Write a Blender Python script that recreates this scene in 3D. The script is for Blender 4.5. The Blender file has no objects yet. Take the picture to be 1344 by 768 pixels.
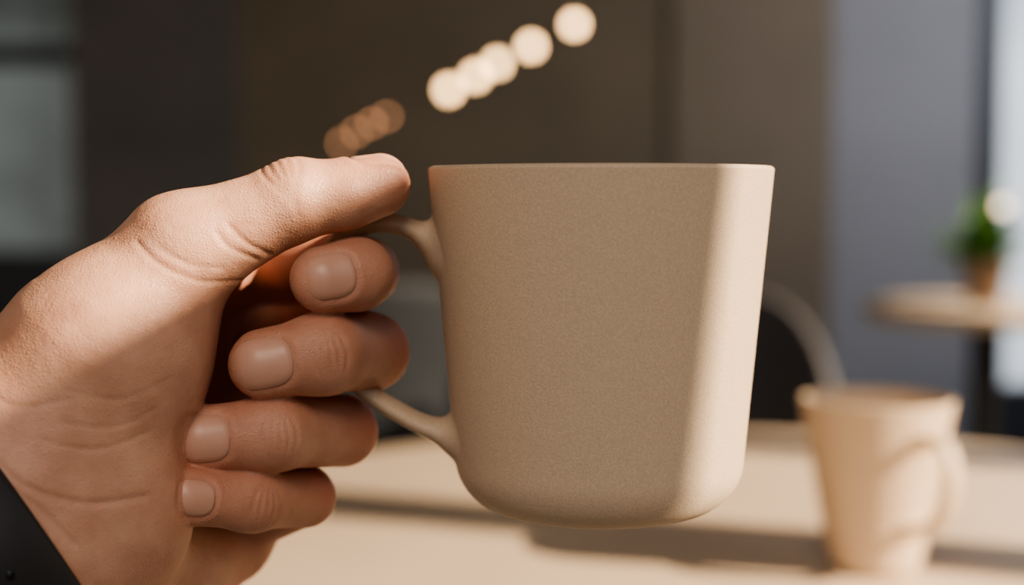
import bpy, bmesh, math, random
import numpy as np
from mathutils import Vector, Matrix
random.seed(3); np.random.seed(3)
sc=bpy.context.scene
CAMZ=0.975; F=1867.0; TH=math.radians(3.95)

def W(px,py,d):
    """measured direction + real depth (m) -> world position"""
    u=(px-672)/F; v=(384-py)/F
    x=u; y=math.cos(TH)+v*math.sin(TH); z=-math.sin(TH)+v*math.cos(TH)
    k=d/y
    return np.array([x*k,d,CAMZ+z*k])

# ---------------------------------------------------------------- materials
def new_mat(name):
    m=bpy.data.materials.new(name); m.use_nodes=True
    nt=m.node_tree; b=nt.nodes['Principled BSDF']
    return m,nt,b
def mat(name,col,rough=0.6,metal=0,noise=None,bump=None,spec=0.5,noise2=None):
    m,nt,b=new_mat(name)
    b.inputs['Base Color'].default_value=(*col,1); b.inputs['Roughness'].default_value=rough
    b.inputs['Metallic'].default_value=metal; b.inputs['Specular IOR Level'].default_value=spec
    tc=nt.nodes.new('ShaderNodeTexCoord')
    if noise:
        n=nt.nodes.new('ShaderNodeTexNoise'); n.inputs['Scale'].default_value=noise[0]; n.inputs['Detail'].default_value=6
        nt.links.new(tc.outputs['Object'],n.inputs['Vector'])
        r=nt.nodes.new('ShaderNodeValToRGB'); a=noise[1]
        r.color_ramp.elements[0].position=0.3; r.color_ramp.elements[1].position=0.7
        r.color_ramp.elements[0].color=(*[c*(1-a) for c in col],1)
        r.color_ramp.elements[1].color=(*[min(1,c*(1+a)) for c in col],1)
        nt.links.new(n.outputs['Fac'],r.inputs['Fac']); nt.links.new(r.outputs['Color'],b.inputs['Base Color'])
    if bump:
        n=nt.nodes.new('ShaderNodeTexNoise'); n.inputs['Scale'].default_value=bump[0]; n.inputs['Detail'].default_value=4
        nt.links.new(tc.outputs['Object'],n.inputs['Vector'])
        bp=nt.nodes.new('ShaderNodeBump'); bp.inputs['Strength'].default_value=bump[1]; bp.inputs['Distance'].default_value=bump[2]
        nt.links.new(n.outputs['Fac'],bp.inputs['Height']); nt.links.new(bp.outputs['Normal'],b.inputs['Normal'])
    return m

M_mug=mat('stoneware_matte',(0.60,0.460,0.325),0.5,noise=(1700,0.10),bump=(1900,0.35,0.0004),spec=0.35)
M_table=mat('table_laminate',(0.60,0.465,0.335),0.45,noise=(6,0.06))
M_black=mat('black_metal',(0.03,0.032,0.035),0.4,metal=0.6)
M_chair=mat('chair_shell',(0.075,0.07,0.07),0.45,noise=(8,0.1))
M_chair2=mat('chair_shell_dark',(0.02,0.022,0.025),0.7,noise=(8,0.1),spec=.2)
M_brown=mat('brown_plaster',(0.165,0.13,0.09),0.9,noise=(3,0.12))
M_brown2=mat('brown_panel',(0.19,0.15,0.11),0.85,noise=(3,0.1))
M_dark=mat('charcoal_paint',(0.125,0.115,0.108),0.9,noise=(3,0.1))
M_blue=mat('blue_grey_paint',(0.27,0.27,0.29),0.8,noise=(2,0.06))
M_floor=mat('floor_concrete',(0.16,0.14,0.12),0.6,noise=(4,0.2))
M_ceil=mat('ceiling_paint',(0.12,0.11,0.10),0.9,noise=(4,0.05))
M_frame=mat('window_frame_paint',(0.03,0.033,0.04),0.5)
M_pot=mat('terracotta_pot',(0.26,0.19,0.14),0.8,noise=(40,0.15))
M_leaf=mat('leaf_green',(0.10,0.20,0.05),0.85,noise=(30,0.3),spec=.1)
M_soil=mat('soil',(0.05,0.03,0.02),1,noise=(200,0.4))
M_strap=mat('watch_strap_rubber',(0.018,0.018,0.02),0.5,bump=(900,0.2,0.0003))
M_steel=mat('watch_steel',(0.5,0.5,0.5),0.3,metal=1)
M_glassb=mat('watch_glass',(0.01,0.01,0.012),0.08)
M_cloth=mat('sleeve_cloth',(0.08,0.08,0.09),0.95,bump=(700,0.4,0.0006))
M_wood=mat('blocker_wood',(0.20,0.12,0.07),0.6,noise=(12,0.2))  # wood of the added sun blocker
def emis(name,col,s):
    m,nt,b=new_mat(name)
    b.inputs['Base Color'].default_value=(*col,1)
    b.inputs['Emission Color'].default_value=(*col,1); b.inputs['Emission Strength'].default_value=s
    return m
def glass_daylight(name,c1,c2,s,scale):
    m,nt,b=new_mat(name)
    tc=nt.nodes.new('ShaderNodeTexCoord'); n=nt.nodes.new('ShaderNodeTexNoise'); n.inputs['Scale'].default_value=scale
    nt.links.new(tc.outputs['Object'],n.inputs['Vector'])
    r=nt.nodes.new('ShaderNodeValToRGB'); r.color_ramp.elements[0].color=(*c1,1); r.color_ramp.elements[1].color=(*c2,1)
    r.color_ramp.elements[0].position=0.38; r.color_ramp.elements[1].position=0.62
    nt.links.new(n.outputs['Fac'],r.inputs['Fac']); nt.links.new(r.outputs['Color'],b.inputs['Emission Color'])
    b.inputs['Base Color'].default_value=(.02,.02,.02,1)
    b.inputs['Emission Strength'].default_value=s; b.inputs['Roughness'].default_value=0.2
    return m

# ---------------------------------------------------------------- helpers
def obj(name,verts,faces,m=None,parent=None,smooth=True):
    me=bpy.data.meshes.new(name); me.from_pydata([tuple(map(float,v)) for v in verts],[],faces); me.update()
    o=bpy.data.objects.new(name,me); sc.collection.objects.link(o)
    if m: me.materials.append(m)
    if smooth: me.shade_smooth()
    if parent: o.parent=parent
    return o
def empty(name,loc=(0,0,0)):
    e=bpy.data.objects.new(name,None); e.location=loc; e.empty_display_size=.02; sc.collection.objects.link(e); return e
def box(name,x0,x1,y0,y1,z0,z1,m,parent=None,bev=0.0):
    v=[(x,y,z) for x in(x0,x1) for y in(y0,y1) for z in(z0,z1)]
    f=[(0,1,3,2),(4,6,7,5),(0,4,5,1),(2,3,7,6),(0,2,6,4),(1,5,7,3)]
    o=obj(name,v,f,m,parent,smooth=False)
    if bev:
        b=o.modifiers.new('b','BEVEL'); b.width=bev; b.segments=3
    return o
def lathe(name,prof,m,seg=96,parent=None,loc=(0,0,0)):
    v=[];f=[]
    for (r,z) in prof:
        for i in range(seg):
            a=2*math.pi*i/seg; v.append((r*math.cos(a)+loc[0],r*math.sin(a)+loc[1],z+loc[2]))
    for j in range(len(prof)-1):
        for i in range(seg):
            a=j*seg+i;b=j*seg+(i+1)%seg; f.append((a,b,b+seg,a+seg))
    f.append(tuple(reversed(range(seg))))
    n=(len(prof)-1)*seg
    f.append(tuple(n+i for i in range(seg)))
    return obj(name,v,f,m,parent)
def catmull(P,n=10):
    P=[np.array(p,float) for p in P]; P=[2*P[0]-P[1]]+P+[2*P[-1]-P[-2]]; out=[]
    for i in range(1,len(P)-2):
        for k in range(n):
            t=k/n; a,b,c,d=P[i-1],P[i],P[i+1],P[i+2]
            out.append(.5*((2*b)+(-a+c)*t+(2*a-5*b+4*c-d)*t*t+(-a+3*b-3*c+d)*t**3))
    out.append(P[-2]); return out
def sweep(name,P,rw,rt,side,m,parent=None,seg=24,n=10):
    D=[np.concatenate([p,[a,b]]) for p,a,b in zip(P,rw,rt)]
    C=catmull(D,n); v=[];f=[]
    side=np.array(side,float); side/=np.linalg.norm(side)
    for i,c in enumerate(C):
        t=C[min(i+1,len(C)-1)][:3]-C[max(i-1,0)][:3]; t/=np.linalg.norm(t)
        s=side-t*side.dot(t); s/=np.linalg.norm(s); u=np.cross(t,s)
        for k in range(seg):
            a=2*math.pi*k/seg; ca,sa=math.cos(a),math.sin(a)
            v.append(c[:3]+s*c[3]*ca+u*c[4]*sa)
    for i in range(len(C)-1):
        for k in range(seg):
            a=i*seg+k;b=i*seg+(k+1)%seg; f.append((a,b,b+seg,a+seg))
    f.append(tuple(reversed(range(seg)))); f.append(tuple((len(C)-1)*seg+k for k in range(seg)))
    return obj(name,v,f,m,parent)

# ---------------------------------------------------------------- SDF tools
def smin(a,b,k):
    h=np.maximum(k-np.abs(a-b),0)/k
    return np.minimum(a,b)-h*h*k*0.25
def cone(p,a,b,ra,rb):
    ab=b-a; L=ab.dot(ab)
    t=np.clip(((p[0]-a[0])*ab[0]+(p[1]-a[1])*ab[1]+(p[2]-a[2])*ab[2])/L,0,1)
    t2=t*t*(3-2*t)*0.3+t*0.7
    return np.sqrt((p[0]-a[0]-t*ab[0])**2+(p[1]-a[1]-t*ab[1])**2+(p[2]-a[2]-t*ab[2])**2)-(ra+(rb-ra)*t2)
def chain(p,pts,k):
    d=None
    for (a,ra),(b,rb) in zip(pts[:-1],pts[1:]):
        c=cone(p,a,b,ra,rb); d=c if d is None else smin(d,c,k)
    return d
def P3(*a): return (W(a[0],a[1],a[2]),a[3]/1000.)
def surface_nets(G,LO,H):
    S=G<0
    c=S[:-1,:-1,:-1].astype(np.uint8)
    tot=np.zeros_like(c)
    for dx in(0,1):
        for dy in(0,1):
            for dz in(0,1):
                tot+=S[dx:S.shape[0]-1+dx,dy:S.shape[1]-1+dy,dz:S.shape[2]-1+dz]
    act=(tot>0)&(tot<8)
    I=np.argwhere(act); idx=np.full(act.shape,-1,np.int32); idx[act]=np.arange(len(I))
    acc=np.zeros((len(I),3)); cnt=np.zeros(len(I))
    cor=[(x,y,z) for x in(0,1) for y in(0,1) for z in(0,1)]
    val={o:G[I[:,0]+o[0],I[:,1]+o[1],I[:,2]+o[2]] for o in cor}
    for o in cor:
        for k in range(3):
            if o[k]==0:
                q=list(o); q[k]=1; q=tuple(q); a=val[o];b=val[q]; m=(a<0)!=(b<0)
                t=np.where(m,a/np.where(m,(a-b),1),0)
                pos=np.tile(np.array(o,float),(len(I),1)); pos[:,k]+=t
                acc[m]+=pos[m]; cnt[m]+=1
    V=(I+acc/cnt[:,None])*H+LO
    Fs=[]
    for k in range(3):
        sl0=[slice(1,-1)]*3; sl1=[slice(1,-1)]*3
        sl0[k]=slice(0,-1); sl1[k]=slice(1,None)
        a=S[tuple(sl0)]; b=S[tuple(sl1)]
        E=np.argwhere(a!=b)
        off=np.array([1,1,1]); off[k]=0; E=E+off
        flip=S[E[:,0],E[:,1],E[:,2]]
        u,v=(k+1)%3,(k+2)%3
        du=np.zeros(3,int);du[u]=1; dv=np.zeros(3,int);dv[v]=1
        q=[E-du-dv,E-dv,E,E-du]
        q=[idx[x[:,0],x[:,1],x[:,2]] for x in q]
        A=np.stack(q,1); A[~flip]=A[~flip][:,::-1]
        A=A[(A>=0).all(1)]
        Fs.append(A)
    Q=np.concatenate(Fs)
    used=np.unique(Q); remap=np.full(len(V),-1); remap[used]=np.arange(len(used))
    return V[used],remap[Q]
def lap(V,Q,it,f=.5):
    for _ in range(it):
        acc=np.zeros_like(V); cnt=np.zeros(len(V))
        for i in range(4):
            a=Q[:,i]; b=Q[:,(i+1)%4]
            for k in range(3):
                acc[:,k]+=np.bincount(a,V[b,k],len(V))+np.bincount(b,V[a,k],len(V))
            cnt+=np.bincount(a,minlength=len(V))+np.bincount(b,minlength=len(V))
        V=V+f*(acc/cnt[:,None]-V)
    return V
def close_border(G):
    for k in range(3):
        for e in (0,1,-1,-2):
            q=[slice(None)]*3; q[k]=e; G[tuple(q)]=np.maximum(G[tuple(q)],.0004)

# fingers : MCP, PIP, DIP, tip
FING={
 'index': [P3(300,335,.412,11.5),P3(478,356,.384,9.4),P3(468,360,.358,8.6),P3(424,367,.354,8.3)],
 'middle':[P3(300,440,.418,11.5),P3(486,462,.381,10.6),P3(425,464,.357,9.9),P3(345,478,.353,8.6)],
 'ring':  [P3(285,550,.415,11.0),P3(450,566,.379,9.5),P3(360,568,.356,9.1),P3(266,575,.351,8.0)],
 'pinky': [P3(295,690,.404,10.0),P3(402,653,.375,7.9),P3(330,656,.356,7.6),P3(243,650,.345,6.8)],
}
THUMB=[P3(50,610,.348,24),P3(145,462,.349,23),P3(238,330,.351,13.5),P3(385,264,.354,9.6),P3(500,240,.363,7.1)]
a_arm=np.array([.75,.42,.50]); a_arm/=np.linalg.norm(a_arm)         # elbow -> hand
w_arm=np.array([.55,.0,-.83]); w_arm-=a_arm*w_arm.dot(a_arm); w_arm/=np.linalg.norm(w_arm)
n_arm=np.cross(a_arm,w_arm); 
if n_arm[1]>0: n_arm=-n_arm
C_wr=W(45,668,.318)-n_arm*.021-a_arm*.012

def ell_caps(p,a,b,wdir,rw,rn):
    q=[p[i]-a[i] for i in range(3)]; s=q[0]*wdir[0]+q[1]*wdir[1]+q[2]*wdir[2]
    f=(rn/rw-1)
    q=[q[i]+s*f*wdir[i]+a[i] for i in range(3)]
    b2=b-a; b2=b2+wdir*(b2.dot(wdir))*f+a
    return cone(q,a,b2,rn,rn)

def palm_parts():
    L=[]
    L.append((P3(90,600,.372,15),P3(290,345,.410,12)))
    L.append((P3(100,640,.378,15),P3(290,440,.416,12)))
    L.append((P3(120,690,.380,13),P3(280,550,.413,11.5)))
    L.append((P3(130,730,.376,13),P3(290,680,.404,11)))
    L.append((P3(60,740,.352,21),P3(190,750,.374,18)))
    L.append((P3(190,750,.374,18),P3(300,710,.396,12)))
    L.append((P3(225,370,.366,12),P3(300,345,.402,10)))
    L.append((P3(90,520,.360,23),P3(-70,640,.338,24)))
    L.append((P3(60,740,.352,21),P3(-60,820,.33,21)))
    return L
def bbox_pts(pts,m):
    lo=np.min([q-r for q,r in pts],0)-m; hi=np.max([q+r for q,r in pts],0)+m; return lo,hi

H=0.0006
LO=np.array([-.205,.275,.815]); HI=np.array([-.012,.445,1.005])
N=((HI-LO)/H).astype(int)+1
ax=[(LO[i]+H*np.arange(N[i])).astype(np.float32) for i in range(3)]
def region(lo,hi):
    s=[]
    for i in range(3):
        a=int(max(0,math.floor((lo[i]-LO[i])/H))); b=int(min(N[i],math.ceil((hi[i]-LO[i])/H)+1)); s.append(slice(a,max(b,a+1)))
    p=(ax[0][s[0]][:,None,None],ax[1][s[1]][None,:,None],ax[2][s[2]][None,None,:])
    return tuple(s),p
def add(field,fn,lo,hi,k):
    s,p=region(lo,hi); field[s]=smin(field[s],fn(p).astype(np.float32),k)

G=np.full(tuple(N),0.05,np.float32); MG=.016
for pr in palm_parts():
    lo,hi=bbox_pts(pr,MG); add(G,lambda p:cone(p,pr[0][0],pr[1][0],pr[0][1],pr[1][1]),lo,hi,.012)
ea,eb=C_wr-a_arm*.016,C_wr+a_arm*.03
lo,hi=bbox_pts([(ea,.03),(eb,.03)],MG); add(G,lambda p:ell_caps(p,ea,eb,w_arm,.029,.0205),lo,hi,.016)
for i in range(4):
    pr=THUMB[i:i+2]; lo,hi=bbox_pts(pr,MG); add(G,lambda p:cone(p,pr[0][0],pr[1][0],pr[0][1],pr[1][1]),lo,hi,[.012,.010,.006,.004][i])
pb=P3(455,262,.356,7.4); pc=P3(495,248,.360,6.4)
lo,hi=bbox_pts([pb,pc],MG); add(G,lambda p:cone(p,pb[0],pc[0],pb[1],pc[1]),lo,hi,.005)
for nme,c in FING.items():
    pr=c[0:2]; lo,hi=bbox_pts(pr,MG); add(G,lambda p:cone(p,pr[0][0],pr[1][0],pr[0][1],pr[1][1]*.95),lo,hi,.005)
def front(p,c): return chain(p,c[1:],.004)
for nme,c in FING.items():
    lo,hi=bbox_pts(c[1:],MG); add(G,lambda p:front(p,c),lo,hi,.0012)
close_border(G)
V,Q=surface_nets(G,LO,H)
V=lap(V,Q,3)

def grad(Vp):
    q=(Vp-LO)/H; i=np.clip(np.round(q).astype(int),1,N-2)
    g=np.stack([G[i[:,0]+1,i[:,1],i[:,2]]-G[i[:,0]-1,i[:,1],i[:,2]],
                G[i[:,0],i[:,1]+1,i[:,2]]-G[i[:,0],i[:,1]-1,i[:,2]],
                G[i[:,0],i[:,1],i[:,2]+1]-G[i[:,0],i[:,1],i[:,2]-1]],1)
    return g/(np.linalg.norm(g,axis=1,keepdims=True)+1e-9)
NRM=grad(V)
disp=np.zeros(len(V))
def nrmz(v): return v/np.linalg.norm(v)
def frame(a,b,nd):
    t=nrmz(b-a); n=nd-t*np.dot(nd,t); n=nrmz(n); s=np.cross(t,n); return t,n,s
def wrinkle(c,t,n,s,offs,depth,sig,ws,curve):
    global disp
    q=V-c; tt=q@t; ss=q@s; nn=q@n
    m=(nn>0)&(np.abs(tt)<.012)&(np.abs(ss)<.014)
    for o,cv in zip(offs,curve):
        disp-=m*depth*np.exp(-((tt-o-cv*ss*ss)**2)/(2*sig*sig))*np.exp(-(ss/ws)**4)
CAMN=np.array([0,-1.,0])
NAILS={}
def nail_frame(c,nd,back):
    t,n,s=frame(c[-2][0],c[-1][0],nd)
    return c[-1][0]+t*back,t,n,s
NS={'index':(.0001,.0056,.0058,(.0,-1,.12)),'middle':(.0003,.0068,.0064,(0,-1,.12)),'ring':(.0003,.0062,.0060,(0,-1,.12)),'pinky':(.0002,.0050,.0046,(0,-1,.12))}
for k,(bk,L,Wd,nd) in NS.items():
    c,t,n,s=nail_frame(FING[k],np.array(nd,float),bk); NAILS[k]=(c,t,n,s,L,Wd,FING[k])
tn=np.array([-.2,-.30,1.0])
c,t,n,s=nail_frame(THUMB,tn,-.0002); NAILS['thumb']=(c,t,n,s,.0068,.0056,THUMB)
for k,(c,t,n,s,L,Wd,ch) in NAILS.items():
    q=V-c; u=q@t/L; v=q@s/Wd; nn=q@n
    rho=(np.abs(u)**3.2+np.abs(v)**3.2)**(1/3.2)
    m=(nn>0)&(rho<2)
    tipw=np.where(u>0.6,0.4,1)
    disp-=m*.00045*tipw*np.exp(-((rho-1.0)/.09)**2)
    disp+=m*.00025*tipw*np.exp(-((rho-1.28)/.16)**2)
    disp-=m*.0002*(rho<1)
for k,sc_ in (('index',.0),('middle',1),('ring',1),('pinky',.9)):
    c=FING[k]; t,n,s=frame(c[-2][0],c[-1][0],CAMN)
    if k!='index':
        wrinkle(c[2][0],t,n,s,[-.0046,-.0024,-.0004,.0017,.0038],.00045,.00036,.0060,[60,30,0,-30,-60])
t,n,s=frame(THUMB[2][0],THUMB[4][0],np.array([-.1,-.5,1.0]))
wrinkle(THUMB[3][0],t,n,s,[-.0052,-.003,-.0008,.0014,.0036],.00034,.00042,.008,[40,20,0,-20,-40])
def crease(pts,depth,sig):
    global disp
    P=[W(*p) for p in pts]; best=np.full(len(V),1.0)
    C=catmull(P,6)
    for a,b in zip(C[:-1],C[1:]):
        a2=a[[0,2]];b2=b[[0,2]]; ab=b2-a2; q=V[:,[0,2]]-a2
        tt=np.clip((q@ab)/(ab@ab),0,1); d=np.linalg.norm(q-tt[:,None]*ab,axis=1); best=np.minimum(best,d)
    disp-=(NRM[:,1]<-.1)*(V[:,1]<.372)*depth*np.exp(-(best/sig)**2)
crease([(305,372,.34),(262,368,.34),(215,345,.34),(185,318,.34)],.0004,.0006)
crease([(290,352,.34),(250,345,.34),(215,325,.34)],.00025,.0006)
crease([(345,335,.34),(320,318,.34),(300,296,.34)],.0004,.0006)
crease([(330,342,.34),(300,325,.34),(285,306,.34)],.0004,.0006)
crease([(20,560,.34),(70,610,.34),(140,640,.34),(205,640,.34)],.0006,.0008)
crease([(10,500,.34),(60,520,.34),(120,510,.34)],.0003,.0006)
crease([(30,590,.34),(90,640,.34),(130,690,.34)],.0005,.0007)
crease([(90,560,.34),(150,575,.34),(205,560,.34)],.0003,.0006)
crease([(110,540,.34),(170,548,.34),(215,530,.34)],.00025,.0006)
crease([(120,500,.34),(180,512,.34),(235,490,.34)],.0002,.0006)
def lump(px,py,d,r,h):
    global disp
    c=W(px,py,d); disp+=h*np.exp(-(np.linalg.norm(V-c,axis=1)/r)**2)
lump(150,430,.325,.016,.0015); lump(250,310,.338,.008,.0008); lump(70,640,.33,.01,-.0012); lump(200,700,.345,.012,.0012)
lump(385,225,.352,.006,.0007)
V2=lap(V+NRM*disp[:,None],Q,1)

red=np.zeros(len(V))
for k,c in FING.items():
    d=np.linalg.norm(V-(c[3][0]),axis=1); red+=.55*np.exp(-(d/.011)**2)
    d=np.linalg.norm(V-(c[1][0]),axis=1); red+=.8*np.exp(-(d/.013)**2)
    d=np.linalg.norm(V-(c[2][0]),axis=1); red+=.5*np.exp(-(d/.009)**2)
d=np.linalg.norm(V-THUMB[4][0],axis=1); red+=.5*np.exp(-(d/.012)**2)
red+=.6*np.clip((V[:,1]-.365)/.02,0,1)
red=np.clip(red,0,1)

def skin_material():
    m,nt,b=new_mat('skin'); L=nt.links.new
    tc=nt.nodes.new('ShaderNodeTexCoord')
    at=nt.nodes.new('ShaderNodeAttribute'); at.attribute_name='red'
    n1=nt.nodes.new('ShaderNodeTexNoise'); n1.inputs['Scale'].default_value=90; n1.inputs['Detail'].default_value=6; L(tc.outputs['Object'],n1.inputs['Vector'])
    r=nt.nodes.new('ShaderNodeValToRGB'); L(n1.outputs['Fac'],r.inputs['Fac'])
    r.color_ramp.elements[0].position=.3; r.color_ramp.elements[1].position=.72
    r.color_ramp.elements[0].color=(.49,.26,.172,1); r.color_ramp.elements[1].color=(.63,.37,.26,1)
    mx=nt.nodes.new('ShaderNodeMix'); mx.data_type='RGBA'; L(at.outputs['Fac'],mx.inputs[0]); L(r.outputs['Color'],mx.inputs[6]); mx.inputs[7].default_value=(.49,.19,.12,1)
    L(mx.outputs[2],b.inputs['Base Color'])
    b.inputs['Roughness'].default_value=.46; b.inputs['Specular IOR Level'].default_value=.4
    b.inputs['Subsurface Weight'].default_value=.3; b.inputs['Subsurface Radius'].default_value=(1,.35,.18); b.inputs['Subsurface Scale'].default_value=.0028
    v=nt.nodes.new('ShaderNodeTexVoronoi'); v.inputs['Scale'].default_value=1200; v.feature='DISTANCE_TO_EDGE'; L(tc.outputs['Object'],v.inputs['Vector'])
    n2=nt.nodes.new('ShaderNodeTexNoise'); n2.inputs['Scale'].default_value=500; n2.inputs['Detail'].default_value=6; L(tc.outputs['Object'],n2.inputs['Vector'])
    ad=nt.nodes.new('ShaderNodeMath'); ad.operation='ADD'; L(v.outputs['Distance'],ad.inputs[0]); L(n2.outputs['Fac'],ad.inputs[1])
    bp=nt.nodes.new('ShaderNodeBump'); bp.inputs['Strength'].default_value=.4; bp.inputs['Distance'].default_value=.0005; L(ad.outputs[0],bp.inputs['Height']); L(bp.outputs['Normal'],b.inputs['Normal'])
    return m
M_skin=skin_material()
M_nail,nt,b=new_mat('fingernail'); b.inputs['Base Color'].default_value=(.60,.35,.255,1); b.inputs['Roughness'].default_value=.38
b.inputs['Subsurface Weight'].default_value=.3; b.inputs['Subsurface Radius'].default_value=(1,.4,.3); b.inputs['Subsurface Scale'].default_value=.002

me=bpy.data.meshes.new('hand')
me.from_pydata(V2.tolist(),[],Q.tolist()); me.update()
me.materials.append(M_skin); me.shade_smooth()
a=me.attributes.new('red','FLOAT','POINT'); a.data.foreach_set('value',red.astype(np.float32))
hand=bpy.data.objects.new('human_hand',me); sc.collection.objects.link(hand)

def fdist(pts,c,k):
    p=(pts[:,0],pts[:,1],pts[:,2])
    return chain(p,c,.004)
for k,(c,t,n,s,L,Wd,ch) in NAILS.items():
    verts=[];faces=[]
    cc=ch[1:] if k!='thumb' else ch[2:]
    uv=[(0,0,0)]; rings=10; seg=48
    for j in range(1,rings+1):
        for i in range(seg):
            an=2*math.pi*i/seg; ca,sa=math.cos(an),math.sin(an); e=2/3.2
            rr=j/rings
            uv.append((rr*math.copysign(abs(ca)**e,ca),rr*math.copysign(abs(sa)**e,sa),rr))
    U=np.array(uv); pts=c+np.outer(U[:,0]*L,t)+np.outer(U[:,1]*Wd*.96,s)+n*.016
    for it in range(60):
        d=fdist(pts,cc,k); hgt=(pts-c)@n
        step=np.clip(np.maximum(d,-.001)*.8,-.001,np.maximum(hgt-.0015,0))
        pts=pts-np.outer(step,n)
    h=.0002*np.where(U[:,2]>.97,-1.5,1)+.0002*(1-U[:,2]**2)
    pts=pts+np.outer(h,n)
    for i in range(seg): faces.append((0,1+i,1+(i+1)%seg))
    for j in range(1,rings):
        for i in range(seg):
            a0=1+(j-1)*seg+i; b0=1+(j-1)*seg+(i+1)%seg; faces.append((a0,a0+seg,b0+seg,b0))
    nm=obj(k+'_nail',pts,faces,M_nail,hand)

def tube(name,secs,m,parent,seg=64):
    v=[];f=[]
    for (c,rw,rn) in secs:
        for i in range(seg):
            an=2*math.pi*i/seg; v.append(c+w_arm*rw*math.cos(an)+n_arm*rn*math.sin(an))
    for j in range(len(secs)-1):
        for i in range(seg):
            a=j*seg+i;b=j*seg+(i+1)%seg; f.append((a,b,b+seg,a+seg))
    f.append(tuple(reversed(range(seg)))); f.append(tuple((len(secs)-1)*seg+i for i in range(seg)))
    return obj(name,v,f,m,parent)
tube('forearm',[(C_wr+a_arm*.004-a_arm*x,.0285+.045*x,.0200+.075*x) for x in np.linspace(0,.22,16)],M_skin,hand)
tube('sleeve',[(C_wr-a_arm*x,.033+.06*x+.001*math.sin(x*300),.026+.09*x+.001*math.sin(x*260)) for x in np.linspace(.10,.30,24)],M_cloth,hand)
watch=empty('wristwatch',tuple(C_wr))
def ring(name,x0,x1,rw,rn,th,m,parent,seg=96):
    prof=[(x0,0),(x0,th*.7),(x0+.0012,th),(x1-.0012,th),(x1,th*.7),(x1,0)]; v=[];f=[]
    for (x,h) in prof:
        for i in range(seg):
            an=2*math.pi*i/seg; v.append(a_arm*x+w_arm*(rw+h)*math.cos(an)+n_arm*(rn+h)*math.sin(an))
    for j in range(len(prof)):
        for i in range(seg):
            a=j*seg+i;b=j*seg+(i+1)%seg;jn=(j+1)%len(prof); f.append((a,b,jn*seg+(i+1)%seg,jn*seg+i))
    return obj(name,v,f,m,parent)
ring('strap',-.011,.011,.0293,.0208,.0032,M_strap,watch)
ring('strap_keeper',-.009,-.004,.0325,.0240,.0018,M_strap,watch)
def disc(name,cen,axis,r0,h,m,parent,seg=64,b=.0015):
    t=nrmz(axis); u=nrmz(np.cross(t,a_arm)); w=np.cross(t,u); v=[];f=[]
    pr=[(1e-4,0),(r0,0),(r0,h-b),(r0-b,h),(1e-4,h)]
    for r,z in pr:
        for i in range(seg):
            an=2*math.pi*i/seg; v.append(cen+t*z+u*r*math.cos(an)+w*r*math.sin(an))
    for j in range(len(pr)-1):
        for i in range(seg):
            a=j*seg+i;b_=j*seg+(i+1)%seg; f.append((a,b_,b_+seg,a+seg))
    return obj(name,v,f,m,parent)
disc('case',-n_arm*.0215,-n_arm,.019,.009,M_steel,watch)
disc('dial_glass',-n_arm*.0303,-n_arm,.0165,.0012,M_glassb,watch,b=.0006)
for i in range(5):
    an=math.radians(90+(i-2)*17); nn=nrmz(w_arm*math.cos(an)/.032+n_arm*math.sin(an)/.024)
    disc('strap_hole_%d'%i,w_arm*(.0325)*math.cos(an)+n_arm*.0240*math.sin(an)-nn*.0005,nn,.0012,.0007,M_glassb,watch,seg=20,b=.0002)

# ---------------------------------------------------------------- mugs
def mug_profile(r_top,r_bot,h,fil,th):
    pr=[(1e-4,.0015),(r_bot-fil-.003,.0015),(r_bot-fil-.0015,0),(r_bot-fil,0)]
    sl=(r_top-r_bot)/(h-fil)
    for i in range(1,13):
        a=math.pi/2*i/12; pr.append((r_bot-fil+fil*math.sin(a),fil-fil*math.cos(a)))
    for i in range(1,25):
        z=fil+(h-fil-.0012)*i/24; pr.append((r_bot+sl*(z-fil),z))
    rc=r_top-th/2
    for i in range(1,10):
        a=math.pi*i/10; pr.append((rc+th/2*math.cos(a),h-.0012+th/2*math.sin(a)*.8))
    for i in range(0,16):
        z=h-.0012-(h-fil-.006)*i/15; pr.append((r_top-th-sl*(h-z),z))
    ri=pr[-1][0]; zi=pr[-1][1]
    for i in range(1,9):
        a=math.pi/2*i/8; pr.append((ri-(ri*.35)*(1-math.cos(a)),zi-(zi-.006)*math.sin(a)))
    pr.append((1e-4,.006))
    return pr
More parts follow.
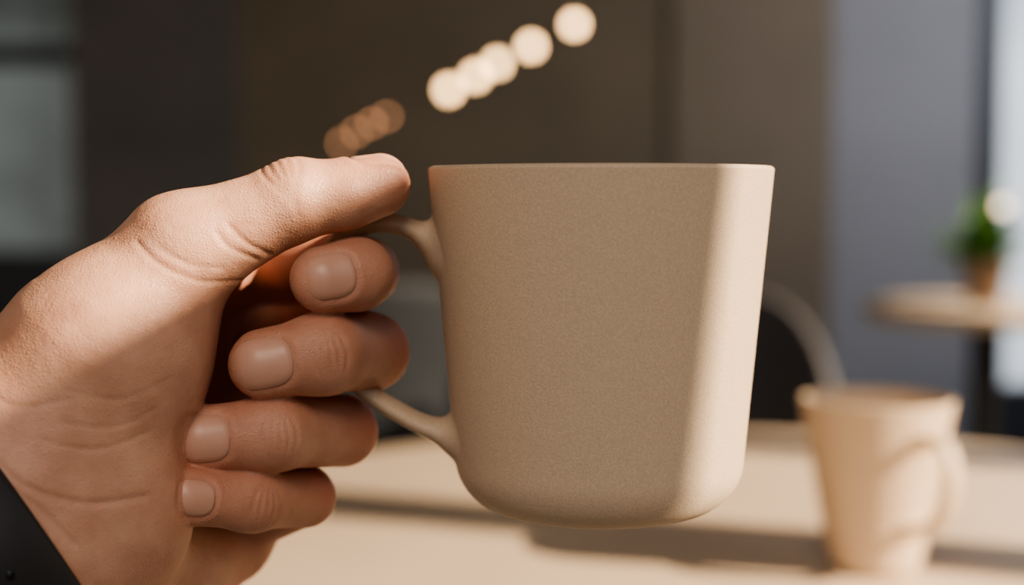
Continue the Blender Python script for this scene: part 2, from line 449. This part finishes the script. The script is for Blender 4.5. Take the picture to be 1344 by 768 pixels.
def mug_handle(path,rad,hdir,prof,parent,k=.007,wide=.5):
    """path: list of (radial, z) in the handle plane; blended on to the body by SDF"""
    (r_top,r_bot,h,fil)=prof; sl=(r_top-r_bot)/(h-fil)
    D=[np.array([a,0,b,r]) for (a,b),r in zip(path,rad)]; C=catmull(D,5)
    hh=.0005
    lo=np.array([r_bot-.010,-.016,min(p[1] for p in path)-.016]); hi=np.array([max(p[0] for p in path)+.009,.016,max(p[1] for p in path)+.016])
    n=((hi-lo)/hh).astype(int)+1
    X_=(lo[0]+hh*np.arange(n[0]))[:,None,None]; Y_=(lo[1]+hh*np.arange(n[1]))[None,:,None]; Z_=(lo[2]+hh*np.arange(n[2]))[None,None,:]
    p=(X_,Y_*wide,Z_); d=None
    for a,b in zip(C[:-1],C[1:]):
        c=cone(p,a[:3],b[:3],a[3],b[3]); d=c if d is None else np.minimum(d,c)
    zf=np.clip(Z_,0,fil); rr=np.where(Z_<fil,r_bot-fil+np.sqrt(np.maximum(fil*fil-(fil-zf)**2,0)),r_bot+sl*(Z_-fil))
    body=(np.sqrt(X_**2+Y_**2)-rr)*.99+.0005
    g=smin(d,body,k); g=np.maximum(g,-(body+.0010))
    g=np.broadcast_to(g,tuple(n)).astype(np.float32).copy(); close_border(g)
    v,q=surface_nets(g,lo,hh); v=lap(v,q,3)
    s=np.cross([0,0,1.],hdir)
    w_=np.outer(v[:,0],hdir)+np.outer(v[:,1],s)+np.outer(v[:,2],[0,0,1.])
    me=bpy.data.meshes.new('handle'); me.from_pydata(w_.tolist(),[],q.tolist()); me.update(); me.materials.append(M_mug); me.shade_smooth()
    o=bpy.data.objects.new('handle',me); sc.collection.objects.link(o); o.parent=parent
Dm=.375
base=np.array([ .0231,Dm,CAMZ-.0832 ])
mug=empty('coffee_mug',tuple(base))
pf=(.0452,.0382,.0905,.0140)
lathe('body',mug_profile(*pf,.003),M_mug,160,mug)
hp=[(580,338),(566,322),(543,303),(514,293),(480,296),(446,316),(428,360),(426,410),(440,458),(478,510),(532,546),(566,562),(592,574)]
P=[W(x,y,Dm)-base for x,y in hp]
mug_handle([(-q[0],q[2]) for q in P],[.0034,.0030,.0027,.0026,.0025,.0025,.0025,.0025,.0025,.0025,.0026,.0029,.0033],np.array([-1.,0,0]),pf,mug)

mx,my=.2185,.845
mug2=empty('coffee_mug.001',(mx,my,.75))
pf2=(.0452,.0280,.1035,.008)
lathe('body',mug_profile(*pf2,.0035),M_mug,96,mug2)
az=math.radians(-66); hd=np.array([math.cos(az),math.sin(az),0]); 
mug_handle([(.0400,.082),(.050,.086),(.062,.082),(.067,.066),(.062,.048),(.050,.036),(.033,.030)],[.0036,.0032,.003,.003,.003,.0032,.0036],hd,pf2,mug2,k=.005)

# ---------------------------------------------------------------- cafe tables
def round_table(name,x,y,R,top=.75,th=.028):
    e=empty(name,(x,y,0))
    pr=[(1e-4,top-th),(R-.012,top-th),(R-.002,top-th+.006),(R,top-.008),(R-.002,top-.002),(R-.006,top),(1e-4,top)]
    lathe('tabletop',pr,M_table,160,e)
    lathe('pedestal',[(1e-4,.02),(.035,.02),(.03,.06),(.028,top-.06),(.05,top-th-.001),(1e-4,top-th-.001)],M_black,48,e)
    lathe('foot',[(1e-4,0.001),(.24,0.001),(.24,.010),(.20,.018),(.04,.03),(1e-4,.03)],M_black,64,e)
    return e
round_table('cafe_table',.17,.905,.45)
round_table('cafe_table.001',1.0,3.0,.25,top=.745,th=.035)

pl=empty('potted_plant',(1.0,3.0,.7455))
lathe('pot',[(1e-4,0),(.036,0),(.050,.085),(.053,.085),(.053,.095),(.046,.095),(.044,.08),(1e-4,.08)],M_pot,48,pl)
lathe('soil',[(1e-4,.079),(.0435,.079),(.0435,.0825),(1e-4,.083)],M_soil,32,pl)
v=[];f=[]
for i in range(46):
    an=random.uniform(0,2*math.pi); el=random.uniform(.35,1.45); Ln=random.uniform(.09,.20); wd=random.uniform(.012,.022)
    d=np.array([math.cos(an)*math.cos(el),math.sin(an)*math.cos(el),math.sin(el)]); s=nrmz(np.cross(d,[0,0,1.])); b0=len(v)
    for j in range(9):
        tt=j/8; p=np.array([0,0,.08])+d*Ln*tt+np.array([0,0,-.35*Ln*tt*tt*math.cos(el)]); w_=wd*math.sin(math.pi*min(1,tt*.92+.06))**.8
        up=np.cross(s,d)
        v+= [p-s*w_+up*w_*.3,p,p+s*w_+up*w_*.3]
    for j in range(8):
        a=b0+j*3; f+=[(a,a+1,a+4,a+3),(a+1,a+2,a+5,a+4)]
obj('foliage',v,f,M_leaf,pl)

def chair(name,x,y,rot,mt):
    e=empty(name,(x,y,0)); e.rotation_euler=(0,0,rot)
    v=[];f=[];nu,nv=25,17
    for sgn in (0,1):
        for i in range(nu):
            a=math.radians(-75+150*i/(nu-1))
            for j in range(nv):
                t=j/(nv-1); edge=abs(2*i/(nu-1)-1)
                zt=.83-.18*edge**3; z=.44+(zt-.44)*t; R=.205+.03*t-(.014 if sgn else 0)
                v.append((R*math.sin(a),R*math.cos(a)-.02+.05*t,z))
    o=nu*nv
    for i in range(nu-1):
        for j in range(nv-1):
            a=i*nv+j; f+=[(a,a+1,a+nv+1,a+nv),(o+a,o+a+nv,o+a+nv+1,o+a+1)]
    for i in range(nu-1):
        a=i*nv+nv-1; f.append((a,o+a,o+a+nv,a+nv)); a=i*nv; f.append((a,a+nv,o+a+nv,o+a))
    for j in range(nv-1):
        f.append((j,o+j,o+j+1,j+1)); a=(nu-1)*nv+j; f.append((a,a+1,o+a+1,o+a))
    obj('backrest',v,f,mt,e)
    lathe('seat',[(1e-4,.43),(.20,.43),(.215,.445),(.215,.462),(.205,.472),(1e-4,.466)],mt,64,e)
    for i,(sx,sy) in enumerate([(-1,-1),(1,-1),(-1,1),(1,1)]):
        sweep('leg_%d'%(i+1),[np.array([sx*.14,sy*.14,.44]),np.array([sx*.17,sy*.17,.22]),np.array([sx*.20,sy*.20,.001])],[.013,.012,.009],[.013,.012,.009],(1,0,0),M_black,e,seg=12,n=4)
    return e
chair('dining_chair',.25,2.05,math.radians(-10),M_chair)
chair('dining_chair.001',-.30,2.6,math.radians(200),M_chair2)

# ---------------------------------------------------------------- room
YB=4.6
def X(px,d=YB): return (px-672)/F*d
box('floor',-3,2.5,-2,YB+.3,-.1,0,M_floor)
box('ceiling',-3,2.5,-2,YB+.3,3.3,3.4,M_ceil)
box('wall_back',X(318)+.001,X(1090),YB,YB+.2,0,3.3,M_brown)
box('wall_left',-3.1,-3,-2,YB+.3,0,3.3,M_dark)
box('column',X(98),X(318),YB-.004,YB+.2,0,3.3,M_dark)
box('trim_1',X(880),X(1088),YB-.03,YB-.001,0,3.3,M_brown2)
box('wall_back_right',X(1090)+.001,X(1278),YB,YB+.2,0,3.3,M_blue)
w1=empty('window_1',(X(1400),YB,1.6))
def wpart(n,x0,x1,y0,y1,z0,z1,m,par): 
    l=par.location; return box(n,x0-l[0],x1-l[0],y0-l[1],y1-l[1],z0-l[2],z1-l[2],m,par)
M_day=glass_daylight('daylight_glass',(.42,.48,.56),(.75,.80,.86),1.0,1.0)
M_day2=glass_daylight('street_glass',(.09,.10,.09),(.24,.26,.25),.42,2.2)
wpart('pane',X(1300),2.45,YB+.1,YB+.12,.02,3.25,M_day,w1)
wpart('frame_left',X(1278)+.002,X(1312),YB+.0,YB+.15,0.0,3.3,M_frame,w1)
wpart('frame_right',2.4,2.48,YB,YB+.15,0,3.3,M_frame,w1)
wpart('frame_bottom',X(1312),2.4,YB,YB+.09,0,.35,M_frame,w1)
w2=empty('window_2',(X(0),YB,1.6))
wpart('pane',-2.99,X(98)-.002,YB+.08,YB+.10,.02,3.25,M_day2,w2)
wpart('transom',-2.99,X(98)-.002,YB+.0,YB+.079,CAMZ+(255-85)/F*YB,CAMZ+(255-60)/F*YB,M_frame,w2)
wpart('sill',-2.99,X(98)-.002,YB-.02,YB+.079,.0,CAMZ-(330-255)/F*YB,M_frame,w2)
box('wall_right_sill',2.2,2.3,-2,2.8,0,.25,M_blue)
box('wall_right_header',2.2,2.3,-2,2.8,3.15,3.3,M_blue)
box('wall_right',2.2,2.3,2.8,YB-.001,0,3.3,M_blue)
w3=empty('window_3',(2.25,1,1.6))
for i in range(11):
    yy=-1.380+.38*i
    wpart('mullion_%d'%(i+1),2.22,2.26,yy-.038,yy+.038,.25,3.15,M_frame,w3)
# added out-of-view sun blocker: shades the mug face, sets the palm's shadow edge
ze=1.607; ye=.4818
blocker=empty('shade_blocker',(1.0,-.5,0))
box('panel',-.012,.012,-1.1,ye-.03,.06,ze-.03,M_wood,blocker)
box('post_end',-.015,.015,ye-.03,ye,0,ze,M_wood,blocker)
box('post_far',-.015,.015,-1.13,-1.1,0,ze,M_wood,blocker)
box('top_rail',-.015,.015,-1.1,ye-.03,ze-.03,ze,M_wood,blocker)
box('bottom_rail',-.015,.015,-1.1,ye-.03,.03,.06,M_wood,blocker)

M_bulb=emis('bulb_glow',(1,.62,.30),10); M_bulb2=emis('bulb_glow_dim',(1,.46,.22),4.5)
sl=empty('string_lights',(0,0,2))
def uvs(name,c,r,m,parent):
    pr=[(max(1e-4,r*math.sin(math.pi*i/12)),-r*math.cos(math.pi*i/12)) for i in range(13)]
    l=np.array(parent.location); return lathe(name,pr,m,20,parent,loc=tuple(np.array(c)-l))
pos1=[(754,32,3.0),(697,61,3.15),(653,83,3.3),(624,100,3.45),(589,118,3.6)]
pos2=[(508,153,3.9),(488,162,4.0),(468,173,4.1),(448,188,4.2)]
i=0
for grp,mm,rr in((pos1,M_bulb,.0145),(pos2,M_bulb2,.0055)):
    for p in grp:
        i+=1; uvs('bulb_%d'%i,W(*p),rr*p[2]/3,mm,sl)
allp=[W(*p)+np.array([0,0,.02]) for p in pos1+pos2]
st=[np.array([.55,2.4,1.9])]+allp+[np.array([-1.3,4.4,1.15])]
sweep('cable',[q-np.array([0,0,2]) for q in st],[.002]*len(st),[.002]*len(st),(0,0,1),M_black,sl,seg=6,n=4)
lamp=empty('table_lamp',(1.24,3.6,.0))
c=W(1316,271,3.55); 
lamp.location=(c[0],c[1],0)
lathe('base',[(1e-4,.001),(.12,.001),(.12,.015),(.012,.02),(.010,c[2]-.03),(.018,c[2]-.02),(1e-4,c[2]-.02)],M_black,32,lamp)
uvs('bulb',(c[0],c[1],c[2]),.013,emis('lamp_glow',(1,.72,.5),4),lamp)

# ---------------------------------------------------------------- lights
def look(o,d): o.rotation_euler=Vector(d).to_track_quat('-Z','Y').to_euler()
s=bpy.data.lights.new('sun','SUN'); s.energy=10.5; s.angle=math.radians(.5); s.color=(1,.81,.60)
so=bpy.data.objects.new('sun',s); sc.collection.objects.link(so)
el=math.radians(30); d=np.array([.937*math.cos(el),-.35*math.cos(el),math.sin(el)]); look(so,-d); so.location=(4,-1,3)
def area(name,loc,tgt,size,e,col):
    l=bpy.data.lights.new(name,'AREA'); l.energy=e; l.size=size; l.color=col
    o=bpy.data.objects.new(name,l); sc.collection.objects.link(o); o.location=loc; look(o,Vector(tgt)-Vector(loc)); return o
area('fill_light_front',(-.15,-1.3,2.25),(0,.4,.9),.9,16,(1,.82,.65))  # added fill behind the camera, no window there; lifts mug and hand
area('fill_light_back',(1.9,3.2,1.9),(.9,4.6,1.2),1.2,20,(.90,.93,1))  # added area light that brightens the blue-grey wall
w=bpy.data.worlds.new('world'); sc.world=w; w.use_nodes=True
bg=w.node_tree.nodes['Background']; sky=w.node_tree.nodes.new('ShaderNodeTexSky')
try:
    sky.sky_type='NISHITA'; sky.sun_disc=False; sky.sun_elevation=el; sky.sun_rotation=math.radians(110)
except Exception as e: print(e)
w.node_tree.links.new(sky.outputs[0],bg.inputs[0]); bg.inputs[1].default_value=.08
try:
    sc.view_settings.view_transform='AgX'; sc.view_settings.look='AgX - Medium High Contrast'; sc.view_settings.exposure=.35
except Exception as e: print('view',e)

cam=bpy.data.cameras.new('camera'); co=bpy.data.objects.new('camera',cam); sc.collection.objects.link(co)
co.location=(0,0,CAMZ); co.rotation_euler=(math.pi/2-TH,0,0)
cam.lens=50; cam.sensor_width=36; cam.clip_start=.01
cam.dof.use_dof=True; cam.dof.focus_distance=.345; cam.dof.aperture_fstop=5.4
sc.camera=co
